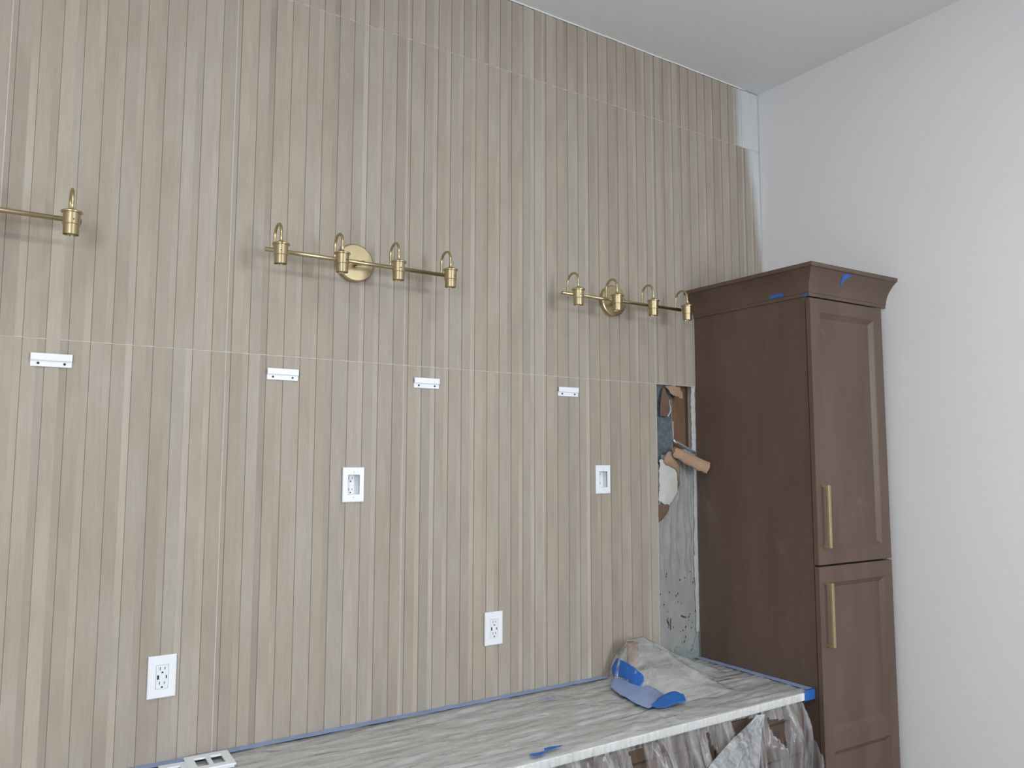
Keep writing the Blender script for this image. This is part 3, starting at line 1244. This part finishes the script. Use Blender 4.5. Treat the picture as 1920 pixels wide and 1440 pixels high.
# ------------------------------------------------------------------ recessed ceiling lights (behind the camera's view)
mat('lamp_lens', (.9, .9, .9), .4)
_b = MATS['lamp_lens'].node_tree.nodes['Principled BSDF']
_b.inputs['Emission Color'].default_value = (1.0, .97, .93, 1)
_b.inputs['Emission Strength'].default_value = 2.0
mat('lamp_trim', (.85, .85, .85), .4)


def downlight(x, y, label, power):
    e = empty('recessed_ceiling_light', (x, y, ZC), label, 'ceiling light', 'round ceiling lights behind the viewer')
    bm = bmesh.new()
    lathe(bm, [(.155, -.0005), (.180, -.0005), (.180, -.006), (.172, -.010), (.155, -.010), (.155, -.0005)], (0, 0, 0), 'Z', 36)
    from_bm('trim', bm, 'lamp_trim', e)
    bm = bmesh.new()
    lathe(bm, [(0, -.001), (.155, -.001), (.155, -.005), (0, -.005)], (0, 0, 0), 'Z', 36)
    from_bm('lens', bm, 'lamp_lens', e)
    l = bpy.data.lights.new('bulb', 'AREA')
    l.shape = 'DISK'
    l.size = .30
    l.energy = power
    l.color = (1.0, .99, .97)
    o = bpy.data.objects.new('bulb', l)
    COL.objects.link(o)
    o.parent = e
    o.location = (0, 0, -.012)


downlight(-.55, -2.30, 'round recessed ceiling light above the left of the counter', 13)
downlight(1.15, -2.30, 'round recessed ceiling light above the right of the counter', 13)

# ------------------------------------------------------------------ mirror brackets
BR = ((.085, 'leftmost white metal hanging bracket, below the cut-off wall light'), (.734, 'second white metal hanging bracket from the left'),
      (1.256, 'third white metal hanging bracket from the left'), (1.899, 'rightmost white metal hanging bracket, beside the missing tile'))
br0 = None
for x, lab in BR:
    if br0 is None:
        b0 = empty('hanging_bracket', (x, 0, 2.008), lab, 'bracket', 'white mirror hanging brackets')
        bm = bmesh.new()
        bx(bm, 0, .1015, -.0045, -.0002, 0, .019)
        from_bm('lower_plate', bm, 'bracket_white', b0, bevel=.0015)
        bm = bmesh.new()
        bx(bm, 0, .1015, -.0105, -.0065, .0185, .037)
        bx(bm, 0, .1015, -.0105, -.0004, .0165, .0190)
        from_bm('upper_lip', bm, 'bracket_white', b0, bevel=.0015)
        for sx in (.019, .083):
            bm = bmesh.new()
            lathe(bm, [(0, -.0072), (.0016, -.0072), (.0030, -.0066), (.0036, -.0044), (0, -.0044)], (sx, 0, .0095), 'Y', 14)
            from_bm('screw', bm, 'screw_dark', b0)
        br0 = b0
    else:
        c = br0.copy()
        COL.objects.link(c)
        c.location = (x, 0, 2.008)
        c['label'] = lab
        for ch in list(br0.children):
            q = ch.copy()
            COL.objects.link(q)
            q.parent = c

# ------------------------------------------------------------------ outlets
def plate_with_hole(name, w, h, th, hx0, hx1, hz0, hz1, parent, mname='plastic_white'):
    bm = bmesh.new()
    xs = [-w / 2, hx0, hx1, w / 2]
    zs = [-h / 2, hz0, hz1, h / 2]
    e = .003
    for y in (-th, -.0002):
        pass
    def ring(a, b, c, d, y):
        return [bm.verts.new(p) for p in ((a, y, c), (b, y, c), (b, y, d), (a, y, d))]
    o0 = ring(-w / 2, w / 2, -h / 2, h / 2, -.0002)
    o1 = ring(-w / 2, w / 2, -h / 2, h / 2, -th + .0022)
    o2 = ring(-w / 2 + e, w / 2 - e, -h / 2 + e, h / 2 - e, -th)
    i2 = ring(hx0, hx1, hz0, hz1, -th)
    i0 = ring(hx0, hx1, hz0, hz1, -.0002)
    for a, b in ((o0, o1), (o1, o2), (o2, i2), (i2, i0), (i0, o0)):
        for k in range(4):
            bm.faces.new((a[k], a[(k + 1) % 4], b[(k + 1) % 4], b[k]))
    return from_bm(name, bm, mname, parent, bevel=.0006)


def d_hole(bm, cx, cz, y, r=.0026):
    pts = [(cx - r, cz - r * .75)]
    for i in range(9):
        a = math.pi - math.pi * i / 8
        pts.append((cx + r * math.cos(a), cz + r * math.sin(a) * 1.0))
    pts.append((cx + r, cz - r * .75))
    a = [bm.verts.new((p[0], y, p[1])) for p in pts]
    b = [bm.verts.new((p[0], y + .0006, p[1])) for p in pts]
    bm.faces.new(a)
    bm.faces.new(b[::-1])
    for i in range(len(pts)):
        j = (i + 1) % len(pts)
        bm.faces.new((a[i], a[j], b[j], b[i]))


def slot(parent, x0, x1, z0, z1, y):
    bm = bmesh.new()
    bx(bm, x0, x1, y - .0003, y + .0006, z0, z1)
    from_bm('slot', bm, 'slot_black', parent)


def usb_outlet(x, z, label):
    e = empty('usb_outlet', (x, 0, z), label, 'outlet', 'white usb wall outlets low on the tiled wall')
    plate_with_hole('wall_plate', .0775, .120, .0085, -.0172, .0172, -.0338, .0338, e)
    bm = bmesh.new()
    bx(bm, -.0166, .0166, -.0088, -.0002, -.0332, .0332)
    rec = from_bm('receptacle', bm, 'receptacle_white', e, bevel=.0008)
    y = -.0088
    for s, zc in ((1, .0235), (1, -.0175)):
        slot(rec, -.0072, -.0054, zc - .0040, zc + .0045, y)
        slot(rec, .0056, .0074, zc - .0032, zc + .0038, y)
        bm = bmesh.new()
        d_hole(bm, .0002, zc - .0112, y - .0003)
        from_bm('ground_hole', bm, 'slot_black', rec)
    slot(rec, -.0136, -.0086, -.0065, .0055, y)
    slot(rec, .0095, .0125, -.0052, .0038, y)
    return e


def recessed_outlet(x, z, label):
    e = empty('recessed_outlet', (x, 0, z), label, 'outlet', 'white recessed wall outlets halfway up the tiled wall')
    plate_with_hole('wall_plate', .077, .117, .0070, -.0212, .0212, -.0325, .0335, e)
    # shallow box set into the plate: sides and floor
    bm = bmesh.new()
    x0, x1, z0, z1, yb = -.0212, .0212, -.0325, .0335, .026
    bx(bm, x0 - .002, x0, -.004, yb, z0 - .002, z1 + .002)
    bx(bm, x1, x1 + .002, -.004, yb, z0 - .002, z1 + .002)
    bx(bm, x0, x1, -.004, yb, z0 - .002, z0)
    bx(bm, x0, x1, -.004, yb, z1, z1 + .002)
    from_bm('recess_box', bm, 'receptacle_white', e)
    bm = bmesh.new()
    bx(bm, x0, x1, yb - .004, yb, z0, z1)
    rec = from_bm('receptacle', bm, 'plastic_white', e)
    y = yb - .004
    for zc in (.0215, -.0165):
        slot(rec, -.0068, -.0050, zc - .0040, zc + .0045, y)
        slot(rec, .0048, .0066, zc - .0035, zc + .0040, y)
        bm = bmesh.new()
        d_hole(bm, 0, zc - .0105, y - .0003)
        from_bm('ground_hole', bm, 'slot_black', rec)
    for zs in (.0435, -.0425):
        bm = bmesh.new()
        lathe(bm, [(0, -.0080), (.0022, -.0078), (.0030, -.0069), (0, -.0069)], (0, 0, zs), 'Y', 14)
        s = from_bm('screw', bm, 'receptacle_white', e)
        slot(s, -.0004, .0004, zs - .0022, zs + .0022, -.0080)
    return e


usb_outlet(.458, 1.125, 'white usb outlet at lower left above the loose wall plates')
usb_outlet(1.596, 1.132, 'white usb outlet low on the wall right of centre')
recessed_outlet(1.035, 1.668, 'white recessed outlet below the middle wall light')
recessed_outlet(2.129, 1.672, 'white recessed outlet beside the missing tile strip')

# ------------------------------------------------------------------ loose wall plates on the counter
def loose_plate(x, y, z, rz, tilt, label, two=True):
    e = empty('loose_wall_plate', (x, y, z), label, 'wall plate', 'spare white wall plates on the counter')
    e.rotation_euler = (tilt, 0, rz)
    bm = bmesh.new()
    w, d, th = (.122, .117, .006) if two else (.078, .117, .006)
    xs = [0, .023, .055, .067, .099, w] if two else [0, .022, .055, w]
    ys = [0, .026, .092, d]
    for i in range(len(xs) - 1):
        for j in range(3):
            if j == 1 and i % 2 == 1:
                continue
            bx(bm, xs[i], xs[i + 1], -ys[j + 1], -ys[j], 0, th)
    bmesh.ops.remove_doubles(bm, verts=bm.verts, dist=1e-5)
    # drop inner faces shared by two cells
    seen = {}
    for f in bm.faces:
        seen.setdefault(frozenset(v.index for v in f.verts), []).append(f)
    bm.verts.index_update()
    seen = {}
    for f in bm.faces:
        seen.setdefault(frozenset(v.index for v in f.verts), []).append(f)
    bmesh.ops.delete(bm, geom=[f for v in seen.values() if len(v) > 1 for f in v], context='FACES')
    from_bm('face', bm, 'plastic_white', e, bevel=.001)
    bm = bmesh.new()
    r = .004
    for ya, yb in ((-.008, -.004), (-d + .004, -d + .008)):
        bm = bmesh.new()
        bx(bm, .004, w - .004, ya, yb, -.006, .001)
        from_bm('rim', bm, 'plastic_white', e)
    return e


loose_plate(.520, -.034, .8895, math.radians(-2), 0, 'white two-gang wall plate lying on the counter at the bottom edge')
loose_plate(.450, -.048, .885, math.radians(-4), 0, 'white wall plate half hidden under the two-gang plate', False)
